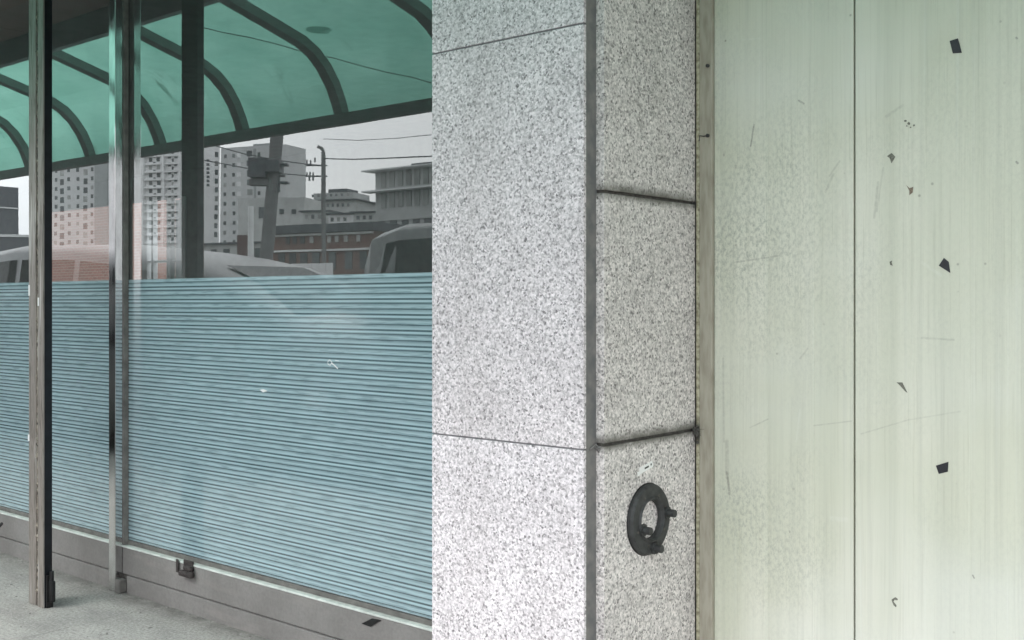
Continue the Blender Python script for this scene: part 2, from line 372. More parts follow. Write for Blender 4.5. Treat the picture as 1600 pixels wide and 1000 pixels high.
def brickmat(name, sc, c1, c2, mortar):
    t = NT(name); b = t.n('TexBrick')
    X, Y, Z = t.xyz(); cb = t.n('CombineXYZ'); t.l(t.math('ADD', X, Y), cb.inputs[0]); t.l(Z, cb.inputs[1]); t.l(cb.outputs[0], b.inputs['Vector'])
    b.inputs['Color1'].default_value = (*c1, 1); b.inputs['Color2'].default_value = (*c2, 1); b.inputs['Mortar'].default_value = (*mortar, 1)
    b.inputs['Scale'].default_value = 1; b.inputs['Brick Width'].default_value = sc*3; b.inputs['Row Height'].default_value = sc
    b.inputs['Mortar Size'].default_value = sc*.13
    c = t.mix(t.ramp(t.noise(.8, 4), (.35, .12), (.65, 0)), b.outputs['Color'], (.3, .22, .19))
    return t.pbr(c, .85, 0, t.bump(b.outputs['Fac'], .5, -.01))
M['brick'] = brickmat('red_brick', .075, (.16, .070, .054), (.21, .096, .076), (.22, .18, .16))
M['apt_white'] = simple('apartment_white', (.80, .80, .80), .8, 0, .06, .1)
M['apt_grey'] = simple('apartment_grey', (.58, .59, .59), .8, 0, .06, .1)
M['apt_dark'] = simple('apartment_shade_side', (.33, .35, .35), .8, 0, .06, .1)  # darker copy of the apartment grey, shade put into the colour
M['low_grey'] = simple('weathered_render', (.50, .51, .50), .85, 0, .15, .3)
M['slate'] = simple('slate_cladding', (.075, .08, .09), .6, 0, .15, .4)
M['concrete_pole'] = simple('concrete_pole', (.17, .17, .17), .85, 0, .15, 3)
M['steel_pole'] = simple('galvanised_pole', (.26, .27, .27), .5, .4, .1, 3)
M['van_paint'] = simple('silver_paint', (.11, .113, .117), .32, .1, .03, 1, 0, .7)
M['van_paint2'] = simple('grey_green_paint', (.075, .085, .082), .25, .1, .03, 1, 0, .7)
M['tyre'] = simple('tyre_rubber', (.02, .02, .02), .8)
M['lamp'] = simple('lamp_lens', (.7, .7, .68), .1)
M['tail'] = simple('tail_lens', (.35, .02, .02), .15)
M['plaster'] = simple('interior_plaster', (.20, .20, .20), .9)
M['dark_floor'] = simple('interior_floor', (.10, .10, .10), .5)
M['white_frame'] = simple('white_window_frame', (.75, .76, .75), .5, 0, .05, 5)
M['red_dark'] = simple('dark_red_cladding', (.10, .055, .05), .6)

# ================================================================ SETTING
def struct(o): return tag(o, kind='structure')
bm = bmesh.new(); bmesh.ops.create_circle(bm, cap_ends=True, radius=2500, segments=64, matrix=Matrix.Translation((0, 0, -.14)))
struct(build('ground', bm, M['earth']))
KY = .42
bm = bmesh.new()
xs = [-16+1.6*i for i in range(15)]
# paving in big slabs with fine cut joints
for i in range(len(xs)-1):
    for (ya, yb) in ((KY, 1.86), (1.865, 3.02)):
        bx(bm, xs[i], xs[i+1]-.004, ya, yb, -.12, 0, .0015, 1)
struct(build('pavement', bm, M['paving']))
bm = bmesh.new()
for i in range(260):
    x = random.uniform(-8, -3.4); y = random.choice((random.uniform(2.2, 2.98), 2.985-abs(random.gauss(0, .03)))); rr = random.uniform(.0015, .0055)
    bmesh.ops.create_icosphere(bm, subdivisions=1, radius=rr, matrix=Matrix.Translation((x, y, rr*.4)) @ Matrix.Diagonal((random.uniform(.8, 1.8), random.uniform(.8, 1.5), .6, 1)))
gr = build('grit', bm, M['plinth']); tag(gr, 'loose grit and crumbs scattered on the pavement along the plinth', 'grit', None, 'stuff')
bm = bmesh.new(); [bx(bm, x, x+.992, KY-.15, KY-.005, -.14, .004, .012) for x in [-16+i for i in range(22)]]
struct(build('kerb', bm, M['kerb']))
bm = bmesh.new(); bx(bm, -60, 40, -16, KY-.152, -.138, -.12); struct(build('road', bm, M['asphalt']))
bm = bmesh.new()
for i in range(24): bx(bm, -58+i*4, -56+i*4, -6.1, -5.95, -.12, -.116)
bx(bm, -60, 40, -2.75, -2.63, -.12, -.116)
struct(build('road_marking', bm, M['road_paint']))
bm = bmesh.new(); bx(bm, -60, 40, -19.5, -16.01, -.138, .01); struct(build('far_pavement', bm, M['kerb']))

# ================================================================ SHOP BUILDING SHELL
PF = 3.0                           # plinth front
XL, XR = -13.2, -2.30
MX0, MX1 = at(170, 0, 2.96).x, at(180, 0, 2.96).x
bld = thing('shop_building', 'building shell with overhanging upper floor above the canopy, shop window and granite pillar', 'building', (-6, 4, 0))
def bpart(name, x0, x1, y0, y1, z0, z1, m, bev=0):
    o = box(name, x0, x1, y0, y1, z0, z1, m, bld, bev); o.matrix_parent_inverse = Matrix.Translation((6, -4, 0)); return o
bpart('upper_wall', -16, 3, 1.80, 9, 3.73, 7.5, M['fascia'])
bpart('soffit', -16, 3, 1.86, 3.4, 3.700, 3.728, M['soffit'])
for i in range(13): bpart('soffit_board', -16+i*1.46, -16+i*1.46+1.45, 1.87, 3.03, 3.685, 3.698, M['soffit'], .002)
bpart('fascia', -16, 3, 1.79, 1.85, 3.50, 3.728, M['fascia'], .004)
bpart('header', -16, XR, 3.02, 3.30, 3.42, 3.683, M['soffit'])
bpart('side_wall', -16, XL, 3.0, 3.3, 0, 3.42, M['plaster'])
RY = 9.0
bpart('floor_slab', -21, -1.8, 3.3, RY, .0, .06, M['dark_floor'])
bpart('ceiling_slab', -21, -1.8, 3.3, RY, 3.42, 3.5, M['plaster'])
bpart('inner_wall', -21.2, -21, 3.3, RY, 0, 3.42, M['plaster'])
bpart('inner_wall', -1.9, -1.8, 3.2, RY, 0, 3.42, M['plaster'])
ox0, ox1 = at(62, 0, RY).x, at(291, 0, RY).x; oz = at(150, 322, RY).z
bpart('rear_wall', -21, ox0, RY, RY+.15, 0, 3.42, M['plaster'])
bpart('rear_wall', ox1, -1.8, RY, RY+.15, 0, 3.42, M['plaster'])
bpart('rear_wall', ox0, ox1, RY, RY+.15, oz, 3.42, M['plaster'])
bpart('rear_wall', ox0, ox1, RY, RY+.15, 0, .9, M['plaster'])
rw = thing('rear_window', 'white framed back window of the shop seen through the glass before a brick wall', 'window', (ox0, RY, .9))
for a, b in ((223, 231), (238, 241), (262, 268), (284, 291)):
    xa, xb = at(a, 0, RY).x, at(b, 0, RY).x
    box('frame', xa-ox0, xb-ox0, -.02, .06, 0, oz-.9, M['white_frame'], rw, .004)
xa, xb = at(231, 0, RY).x, at(284, 0, RY).x; zz = at(250, 410, RY).z-.9
box('frame', xa-ox0, xb-ox0, .0, .05, zz, zz+.03, M['white_frame'], rw, .004)
box('blind', at(268, 0, RY).x-ox0, xb-ox0, .065, .075, .02, oz-.93, M['white_frame'], rw)
bp = thing('brick_building', 'low red brick building standing in the yard behind the shop', 'building', (-24, 15, 0))
box('wall', -14, 8, 0, 8, -.1, 6.5, M['brick'], bp); box('parapet', -14.1, 8.1, -.1, 8.1, 6.5, 6.7, M['kerb'], bp)

# plinth: long blocks with a base course
pl = thing('concrete_plinth', 'low grey concrete plinth with a joint line along the foot of the shop window', 'wall', (MX1, PF, 0))
def blk(x0, x1, y0, z0, z1): 
    box('plinth_block', x0-MX1, x1-MX1, y0-PF, .30, z0, z1, M['plinth'], pl, .005)
ZP = .228
jr = .088
for a, b in ((-13.2, -9.3), (-9.295, MX0-.002), (MX1+.002, XR)):
    blk(a, b, PF, jr+.004, ZP)
for a, b in ((-13.2, -7.9), (-7.895, MX0-.002), (MX1+.05, -3.4), (-3.395, XR)):
    blk(a, b, PF-.006, -.01, jr)
box('mortar', -13.2-MX1, XR-MX1, .012, .2, 0, ZP-.01, M['joint'], pl)

# ================================================================ SHOP WINDOW
sw = thing('shop_window', 'large shop window half covered by blue striped film, reflecting street and green canopy', 'window', (MX1, G, ZP))
def sp_(name, x0, x1, y0, y1, z0, z1, m, bev=0, parent=None):
    o = build(name, bx(bmesh.new(), x0-MX1, x1-MX1, y0-G, y1-G, z0-ZP, z1-ZP, bev), m, parent or sw); return o
ZT = 3.42
FT = 1.616
mull = []
MXL = MX0-2.95
panes = [(MX1, XR), (MXL+.06, MX0), (XL, MXL)]
def sheet(name, x0, x1, y, z0, z1, m, parent):
    bm = bmesh.new(); vs = [bm.verts.new((a-MX1, y-G, b-ZP)) for a, b in ((x0, z0), (x1, z0), (x1, z1), (x0, z1))]; bm.faces.new(vs)
    me = bpy.data.meshes.new(name); bm.normal_update(); bm.to_mesh(me); bm.free(); me.materials.append(m)
    return link_mesh(name, me, parent)
for x0, x1 in panes:
    p = sp_('glass_pane', x0, x1, G, G+.006, ZP+.012, ZT, M['glass'])
    sheet('striped_film', x0+.001, x1-.0115, G-.0006, ZP+.036, FT, M['film'], p)
    sheet('film_shadow', x0, x1, G+.028, ZP+.036, FT-.001, M['film_shade'], p)  # added sheet standing for the film's shadow on the back pane
    sp_('sill', x0, x1, PF-.004, G-.001, ZP+.001, ZP+.010, M['sill'], .003)
    sp_('glazing_bead', x0, x1, G-.008, G-.0008, ZP+.011, ZP+.032, M['gasket'], .002)
for a, b in ((MX0, MX1), (MXL, MXL+.06)):
    o = sp_('mullion', a, b, 2.96, 3.06, 0.0, ZT+.0, M['stainless'], .002)
    sp_('mullion_cover', b+.0005, b+.010, 3.004, 3.030, ZP+.012, ZT, M['gasket'], .001, o)
sp_('head_rail', XL, XR, 3.0, 3.06, ZT-.05, ZT-.001, M['stainless'], .002)

# small marks stuck on the window and plinth
def poly_on_wall(name, pts, Y, th, m, label, cat, group=None, off=0):
    P = [at(x, y, Y) for x, y in pts]; o0 = sum(P, Vector())/len(P)
    bm = bmesh.new(); prism(bm, [(p.x-o0.x, p.z-o0.z) for p in P], 'y', -th-off, -off)
    o = build(name, bm, m); o.location = (o0.x, Y, o0.z)
    return tag(o, label, cat, group)
stk = thing('clear_sticker', 'small pale scribbled sticker on the striped window film, right of the middle', 'sticker', at(520, 568, G-.001))
o0 = at(520, 568, G-.001)
def rib(pts, wd, name, m, parent, Y, o0):
    bm = bmesh.new()
    P = [at(x, y, Y)-o0 for x, y in pts]
    for a, b in zip(P, P[1:]):
        d = (b-a); n = Vector((-d.z, 0, d.x)).normalized()*wd/2
        q = [(a+n), (b+n), (b-n), (a-n)]
        prism(bm, [(v.x, v.z) for v in q], 'y', -.0012, -.0004)
    return build(name, bm, m, parent)
rib([(512, 566), (515, 562), (519, 566), (516, 571), (512, 568)], .003, 'ring_mark', M['white_label'], stk, G-.001, o0)
rib([(518, 567), (523, 571), (528, 576)], .005, 'stroke_mark', M['white_label'], stk, G-.001, o0)
rib([(524, 563), (530, 564)], .003, 'stroke_mark', M['white_label'], stk, G-.001, o0)
poly_on_wall('paint_chip', [(406, 609), (412, 608), (418, 611), (411, 613)], G-.001, .001, M['white_label'], 'tiny white chip of paint stuck on the striped film, left of the scribbled sticker', 'paint chip')
# rusty latch bracket under the sill
lp = at(292, 886, PF-.0005)
lt = thing('latch_bracket', 'dark rusty latch bracket fixed to the plinth under the window sill', 'bracket', lp)
def lb(name, x0, x1, y0, y1, z0, z1, bev=.003): return box(name, x0, x1, y0, y1, z0, z1, M['rusty'], lt, bev)
lb('back_plate', -.02, .06, -.007, 0, -.012, .036); lb('hook', -.025, .082, -.036, -.008, -.040, -.010, .012); lb('pin', -.075, -.055, -.014, -.0075, -.034, .030, .004); lb('knuckle', .005, .07, -.028, -.0075, -.008, .014, .009)
pt = poly_on_wall('metal_tab', [(566, 974), (582, 966), (596, 969), (580, 979)], PF-.0005, .004, M['black_metal'], 'thin dark metal tab lying against the plinth near the granite pillar', 'metal tab')
poly_on_wall('metal_tab', [(-2, 821), (3, 816), (5, 818), (0, 824)], PF-.0005, .004, M['black_metal'], 'thin dark metal tab on the plinth at the left edge of the photo', 'metal tab')
# dark block added to paint in the shade at the mullion foot
fb = box('shadow_block', 0, .045, 0, .042, .004, .07, M['gasket'], None, .004); fb.location = (MX1+.002, PF-.045, 0)
tag(fb, 'dark block added for the shade on the pavement at the foot of the stainless mullion', 'block')

# ================================================================ OLD FRAME POST
_a, _b = at(45, 0, 2.58).x, at(68.5, 0, 2.58).x
PXc, PYc = (_a+_b)/2, 2.60
h, d = (_b-_a)/2, .021              # half width along the front, half depth
po = thing('metal_post', 'worn aluminium door post with a black side standing free in front of the window', 'post', (PXc, PYc, 0))
PZ = 3.684
def pb(name, x0, x1, y0, y1, z0, z1, m, bev=.002): return box(name, x0, x1, y0, y1, z0, z1, m, po, bev)
g0, g1 = -.004, .022                # the slot
pb('flange', -h, g0, -d, -d+.018, 0, PZ, M['aluminium'], .004)
pb('flange', g1, h, -d-.003, -d+.018, 0, PZ, M['aluminium'], .004)
bm = bmesh.new(); n = 300; prev = None
for i in range(n+1):
    z = PZ*i/n
    rr = random.random(); dep = .007 if rr > .08 else .016
    if rr > .90: dep = .001
    ring = [bm.verts.new((x, -d+dep+random.uniform(-.003, .002), z)) for x in (g0, g0+.008, g1-.008, g1)]
    if prev:
        for a in range(3): bm.faces.new((prev[a], prev[a+1], ring[a+1], ring[a]))
    prev = ring
build('slot_filling', bm, M['old_sealant'], po)
pb('core', -h+.002, h-.003, -d+.0185, d-.001, 0, PZ, M['post_dark'], .001)
pb('side_cover', h-.0025, h+.002, -d+.004, d, 0, PZ, M['post_dark'], .001)
for z in (.2, .9, 1.7, 2.3, 2.75, 3.2):
    s = bmesh.new(); tube(s, [(.009, -d+.012, z), (.009, -d+.003, z)], .006, 8); build('screw', s, M['black_metal'], po)
pb('drop_bolt', h+.0025, h+.042, -.004, .020, .030, .135, M['black_metal'], .007)
s = bmesh.new(); tube(s, [(h+.022, .008, .13), (h+.022, .008, .18)], .011, 10); build('bolt_pin', s, M['black_metal'], po)
pb('bolt_plate', h+.0025, h+.014, -.012, .021, .0, .16, M['black_metal'], .002)
pb('paint_spot', -h-.0005, -h+.014, -d-.0012, -d-.0002, at(52, 462, PYc-d).z, at(52, 445, PYc-d).z, M['white_label'], 0)
pb('paint_spot', -h-.002, -h+.012, -d-.003, -d-.0002, at(52, 690, PYc-d).z, at(52, 680, PYc-d).z, M['white_label'], .001)
pb('paint_spot', g1+.003, g1+.016, -d-.0042, -d-.0032, at(62, 478, PYc-d).z, at(62, 465, PYc-d).z, M['white_label'], 0)

# ================================================================ GRANITE PILLAR
FX0, FX1, FY = at(675, 0, 2.4).x, at(912, 0, 2.4).x, 2.40
SX, SY0, SY1 = -1.7525, 2.46, 2.946
pr = thing('granite_pillar', 'speckled granite clad pillar with a notched corner between shop window and green panels', 'pillar', (FX0, FY, 0))
def gp(name, x0, x1, y0, y1, z0, z1, m, bev=0):
    return box(name, x0-FX0, x1-FX0, y0-FY, y1-FY, z0, z1, m, pr, bev)
fz = [0.0, 1.0945, 2.2645, 3.4345, 3.684]
for a, b in zip(fz, fz[1:]):
    gp('granite_slab', FX0, FX1, FY, FY+.012, a+(.0025 if a else 0), b-.0025, M['granite'], .0016)
gp('front_joint', FX0+.003, FX1-.003, FY+.003, FY+.0115, 0, 3.68, M['joint_front'])
sz = [0, .401, 1.104, 1.807, 2.51, 3.213, 3.684]
for a, b in zip(sz, sz[1:]):
    o = gp('granite_slab', SX-.030, SX, SY0, SY1, a+(.0045 if a else 0), b-.0045, M['granite_side'], .002)
    gp('granite_slab', FX0, FX0+.03, FY+.031, SY1+.1, a+(.003 if a else 0), b-.003, M['granite'], .002)
gp('side_joint', SX-.027, SX-.010, SY0+.004, SY1-.001, 0, 3.68, M['joint'])
gp('core', FX0+.031, SX-.031, FY+.040, 3.2, 0, 3.68, M['sealant'])
gp('sealant_strip', FX0+.031, FX1-.0015, FY+.0125, SY0+.004, 0, 3.68, M['sealant'], .002)
# smear of mortar across the notch at the joint
bm = bmesh.new()
tube(bm, [(FX1-FX0-.001, .028, 1.092), (FX1-FX0+.0015, .040, 1.099), (FX1-FX0+.001, .052, 1.105), (FX1-FX0+.004, .058, 1.100), (FX1-FX0+.012, .0585, 1.094)], .0028, 6)
tube(bm, [(FX1-FX0+.0005, .050, 1.103), (FX1-FX0+.002, .0575, 1.090), (FX1-FX0+.010, .0588, 1.082)], .002, 6)
build('mortar_smear', bm, M['sealant'], pr, True)

# ================================================================ PANELLED WALL
X0 = SX
fr0, fr1 = at(1093.5, 0, 2.945).x, at(1113, 0, 2.945).x
dw = thing('panel_wall', 'pale green painted metal panel wall, scratched and stained, right of the pillar', 'wall', (X0, DOORY, 0))
def dp(name, x0, x1, y0, y1, z0, z1, m, bev=0): return box(name, x0-X0, x1-X0, y0-DOORY, y1-DOORY, z0, z1, m, dw, bev)
dp('frame', fr0, fr1, 2.943, 3.0, 0, 3.684, M['frame'], .0015)
bm = bmesh.new(); nn = 180; prev = None
for i in range(nn+1):
    z = 3.684*i/nn; k = random.uniform(-.0012, .0012); w2 = fr0-X0
    ring = [bm.verts.new((0.0+k*.3, -.004, z)), bm.verts.new((w2*.3, -.0105+k, z)), bm.verts.new((w2*.7, -.011+k, z)), bm.verts.new((w2-.0002, -.0055, z))]
    if prev:
        for a in range(3): bm.faces.new((prev[a], prev[a+1], ring[a+1], ring[a]))
    prev = ring
build('sealant_bead', bm, M['bead'], dw, True)
dp('backing', X0+.001, 1.6, 2.975, 3.1, 0, 3.684, M['joint'])
def panel(x0, x1, grooves):         # pressed sheet with shallow folds
    xs_ = [x0, x0+.0015]
    prof = [(x0, .012), (x0, .0015), (x0+.0015, 0)]
    for g, dpt in grooves: prof += [(g-.0022, 0), (g, dpt), (g+.0022, 0)]
    prof += [(x1-.0015, 0), (x1, .0015), (x1, .012)]
    bm = bmesh.new()
    A = [bm.verts.new((x-X0, y, 0.02)) for x, y in prof]; B = [bm.verts.new((x-X0, y, 3.684)) for x, y in prof]
    for i in range(len(prof)-1): bm.faces.new((A[i], A[i+1], B[i+1], B[i]))
    bm.faces.new(A); bm.faces.new(B)
    return build('metal_panel', bm, M['panel'], dw)
gx = lambda p: at(p, 0, DOORY).x
panel(gx(1116), gx(1333.4), [(gx(1132), .0004), (gx(1154), .0005), (gx(1200), .0006), (gx(1272), .0006)])
panel(gx(1336.2), .12, [(gx(1427), .0005), (gx(1515), .0006), (-.7, .0005), (-.5, .0006), (-.25, .0005)])
panel(.1245, 1.0, [(.3, .0006), (.5, .0005), (.8, .0006)])
for py, hang in ((103, 0), (212, 1)):
    bm = bmesh.new(); c0 = at(1106.5, py, 2.943); tube(bm, [(c0.x-X0, -.0121, c0.z), (c0.x-X0, -.0185, c0.z)], .0055, 10)
    bmesh.ops.translate(bm, vec=(0, 0, 0), verts=bm.verts)
    s = build('screw', bm, M['cast_iron'], dw)
    if hang:
        bm = bmesh.new(); c1 = at(1094, py-1, 2.943)
        tube(bm, [(c0.x-X0, -.0145, c0.z), ((c0.x+c1.x)/2-X0, -.0155, c0.z-.001), (c1.x-X0, -.0145, c1.z-.002), (c1.x-X0-.003, -.013, c1.z-.018)], .0016, 6)
        build('wire_end', bm, M['cast_iron'], dw)
# clot of dirt and cobweb where the slab joint meets the frame
cj = Vector((X0+.006, 2.943, 1.098)); bm = bmesh.new()
for i in range(26):
    a = random.uniform(0, 6.28); ln = random.uniform(.006, .03)*(1.6 if i % 6 == 0 else 1)
    tube(bm, [(random.uniform(-.004, .008), random.uniform(-.012, -.002), random.uniform(-.01, .01)), (math.cos(a)*ln*.7+.004, random.uniform(-.008, -.001), math.sin(a)*ln)], .0011, 4, r2=.0004)
for i in range(14):
    r = random.uniform(.003, .007); p = (random.uniform(-.004, .012), -.008, random.gauss(-.004, .013))
    bmesh.ops.create_icosphere(bm, subdivisions=1, radius=r, matrix=Matrix.Translation(p))
o = build('dirt_clot', bm, M['joint']); o.location = cj
tag(o, 'dark clot of dirt and cobweb where the side joint of the pillar meets the frame', 'dirt')

# ---------------- tape bits
TG = 'black tape scraps on the pale panel'
for pts, lb_ in (([(1484, 64), (1497, 60), (1503, 82.5), (1489, 83.5)], 'black tape scrap near the top of the panel wall, topmost of three'),
                 ([(1475, 403), (1482.5, 409), (1485, 426.5), (1467, 415)], 'black tape scrap shaped like an arrowhead, middle one of three on the panel wall'),
                 ([(1462.5, 727.5), (1482, 721.5), (1481, 737), (1467, 740.5)], 'black four-sided tape scrap, lowest of three on the panel wall')):
    poly_on_wall('tape_scrap', pts, DOORY-.0004, .0012, M['tape'], lb_, 'tape', TG)
RG = 'torn glue residues on the pale panel'
for pts, lb_, m in (
    ([(1386, 244), (1393, 239), (1399, 245), (1395, 252), (1393, 255), (1390, 247)], 'grey glue residue flake left of the brown one on the right panel', 'residue'),
    ([(1416, 289), (1421, 294), (1427, 292), (1426, 301), (1421, 305), (1421, 298)], 'brownish Y-shaped glue residue on the right panel', 'residue_brown'),
    ([(1401, 597.5), (1410, 597.5), (1418, 614), (1414, 611), (1405, 601)], 'grey wedge-shaped glue residue halfway down the right panel', 'residue'),
    ([(1393, 937), (1399, 933), (1403, 936), (1402, 938), (1398, 937), (1396, 940), (1401, 946), (1400, 949), (1396, 945)], 'curled glue residue low on the right panel', 'residue'),
    ([(1390, 409), (1394, 407), (1393, 411), (1395, 415), (1391, 414)], 'tiny glue residue level with the arrowhead tape scrap', 'residue')):
    poly_on_wall('glue_residue', pts, DOORY-.0004, .0006, M[m], lb_, 'glue residue', RG)
# speckled residue: several flecks, one thing
c0 = at(1420, 194, DOORY-.0004); sr = thing('speckled_residue', 'cluster of dark glue flecks high on the right panel', 'glue residue', c0, 0, RG)
for (x, y, r) in ((1415, 189, 2.6), (1420, 193, 2.8), (1428, 196, 2.0), (1423, 199, 1.5), (1417, 197, 1.3)):
    q = at(x, y, DOORY)-c0; k = .0016
    bm = bmesh.new(); prism(bm, [(q.x+math.cos(a)*r*k*random.uniform(.7, 1.1), q.z+math.sin(a)*r*k*random.uniform(.6, 1.1)) for a in [i*1.05 for i in range(6)]], 'y', -.0008, 0)
    build('fleck', bm, M['residue'], sr)

# ================================================================ FLANGE RING AND LABEL ON THE SIDE FACE
rc = on_side(1011, 811, SX)
rg = thing('flange_ring', 'black cast iron flange ring with bolt stubs on the side of the pillar', 'flange ring', rc)
def ringmesh(ro, ri, x0, x1, n=48):
    bm = bmesh.new(); prof = [(ri, x0), (ri-.0, x1-.004), (ri+.004, x1), (ro-.006, x1), (ro, x1-.007), (ro, x0)]
    rs = []
    for i in range(n):
        a = i*2*math.pi/n; rs.append([bm.verts.new((x, math.cos(a)*r, math.sin(a)*r)) for r, x in prof])
    for i in range(n):
        A, B = rs[i], rs[(i+1) % n]
        for j in range(len(prof)): bm.faces.new((A[j], A[(j+1) % 6], B[(j+1) % 6], B[j]))
    return bm
build('ring_body', ringmesh(.103, .055, .001, .017), M['cast_iron'], rg)
build('raised_lip', ringmesh(.070, .058, .0172, .022, 40), M['cast_iron'], rg)
build('wall_flange', ringmesh(.106, .07, .0004, .006, 40), M['black_metal'], rg)
for (px, py, ln) in ((1040, 806, .035), (1003, 821, .034), (1018, 852, .032)):
    p = on_side(px, py, SX)-rc; q = Vector((0, p.y, p.z))
    if ln == .035: q = Vector((0, .078, .010))
    if ln == .034: q = Vector((0, -.050, -.022))
    if ln == .032: q = Vector((0, .012, -.084))
    bm = bmesh.new(); tube(bm, [(.012, q.y, q.z), (.012+ln, q.y, q.z)], .0115, 12); st_ = build('bolt_stub', bm, M['cast_iron'], rg)
    bm = bmesh.new(); tube(bm, [(.015, q.y, q.z), (.024, q.y, q.z)], .019, 6); build('nut', bm, M['cast_iron'], st_)
for a in (60, 120, 200, 330, 20, 255):
    q = (math.cos(R(a))*.076, math.sin(R(a))*.076); bm = bmesh.new(); tube(bm, [(.0165, *q), (.0178, *q)], .005, 10); build('bolt_hole', bm, M['joint'], rg)
sc = on_side(1009, 730.5, SX)
sl = thing('paper_label', 'tiny white tilted label with a black mark above the flange ring', 'label', sc); sl.rotation_euler = (R(11), 0, 0)
box('paper', .0004, .0012, -.034, .036, -.0095, .0095, M['white_label'], sl)
box('printed_mark', .0013, .0016, -.008, .014, -.003, .002, M['ink'], sl); box('printed_mark', .0013, .0016, .024, .030, -.002, .004, M['ink'], sl)
box('torn_corner', .0004, .001, -.046, -.0345, -.012, .000, M['white_label'], sl)

# ================================================================ CANOPY
CY = G-(5.29-G)                     # outer edge
def prof():
    pts = [(4.22, 3.52), (4.60, 3.413), (4.92, 3.32), (5.02, 3.265), (5.11, 3.185), (5.19, 3.075), (5.245, 2.96), (5.28, 2.86)]
    return [(2*G-y, z) for y, z in pts]
PR = prof()
cn = thing('green_canopy', 'green translucent plastic canopy on curved grey steel ribs over the shopfront', 'canopy', (0, CY, 2.8))
RX = [-6.147+1.206*i for i in range(-7, 8)]
def off(pts, d):
    out = []
    for i, p in enumerate(pts):
        a = Vector(pts[max(i-1, 0)]); b = Vector(pts[min(i+1, len(pts)-1)]); t_ = (b-a).normalized()
        nrm = Vector((-t_.y, t_.x));  nrm = nrm if nrm.y > 0 or (abs(nrm.y) < .35 and nrm.x < 0) else -nrm
        out.append((p[0]+nrm.x*d, p[1]+nrm.y*d))
    return out
up = off(PR, .068); sh0 = off(PR, .071); sh1 = off(PR, .075)
def rel(p): return (p[0]-CY, p[1]-2.8)
bm = bmesh.new(); prism(bm, [rel(p) for p in PR]+[rel(p) for p in reversed(up)], 'x', -.046, .046)
ribme = None
for i, x in enumerate(RX):
    if ribme is None: o = build('rib', bm, M['canopy_steel'], cn, loc=(x, 0, 0)); ribme = o.data
    else: o = link_mesh('rib', ribme, cn, loc=(x, 0, 0))
bm = bmesh.new(); prism(bm, [rel(p) for p in sh0]+[rel(p) for p in reversed(sh1)], 'x', .003, 1.203)
me0 = None
for x in RX[:-1]:
    if me0 is None: o = build('plastic_sheet', bm, M['canopy_sheet'], cn, loc=(x, 0, 0)); me0 = o.data
    else: link_mesh('plastic_sheet', me0, cn, loc=(x, 0, 0))
box('edge_beam', RX[0]-.04, RX[-1]+.04, -.035, .035, 0.0, .082, M['canopy_steel'], cn, .004)
box('wall_beam', RX[0]-.04, RX[-1]+.04, 1.845-CY-.065, 1.785-CY, .73, .80, M['canopy_steel'], cn, .004)
# thin crack line across the sheets and a round darker patch, both lying just under the plastic
def under_sheet(px, py, gap=.05):
    rx, ry = ratio(px); best = None
    for (a, b) in zip(off(PR, gap), off(PR, gap)[1:]):
        for q in range(12):
            t_ = q/12; y = a[0]+(b[0]-a[0])*t_; z = a[1]+(b[1]-a[1])*t_; yv = 2*G-y; e = abs(EYE+(HZ-py)*yv/ry-z)
            if best is None or e < best[0]: best = (e, Vector((rx*yv/ry, y-CY, z-2.8)))
    return best[1]
bm = bmesh.new(); tube(bm, [under_sheet(x, 38+(x-300)*.245) for x in (300, 345, 390, 430, 475, 520, 560, 600, 640, 690, 720)], .0035, 6); build('seam_cord', bm, M['canopy_steel'], cn)
q = under_sheet(498, 46, .054); bm = bmesh.new(); tube(bm, [q-Vector((0, 0, .004)), q+Vector((0, 0, .003))], .085, 24)
t = NT('green_patch'); A = t.n('BsdfTransparent'); A.inputs[0].default_value = (.8, .88, .86, 1); B = t.n('BsdfDiffuse'); B.inputs[0].default_value = (.1, .3, .24, 1)
mx = t.n('MixShader'); mx.inputs[0].default_value = .25; t.l(A.outputs[0], mx.inputs[1]); t.l(B.outputs[0], mx.inputs[2]); t.l(mx.outputs[0], t.out.inputs[0]); M['cap'] = t.m
build('round_patch', bm, M['cap'], cn)  # round green disc, slightly darker than the sheet
# camera on the soffit
cc = thing('security_camera', 'small dark security camera under the soffit above the window', 'camera', (-5.0, 2.35, 3.684))
bm = bmesh.new(); tube(bm, [(0, 0, 0), (0, 0, -.07)], .012, 8); build('bracket', bm, M['black_metal'], cc)
bm = bmesh.new(); tube(bm, [(-.08, 0, -.08), (.07, 0, -.10)], .032, 12); build('camera_body', bm, M['black_metal'], cc)

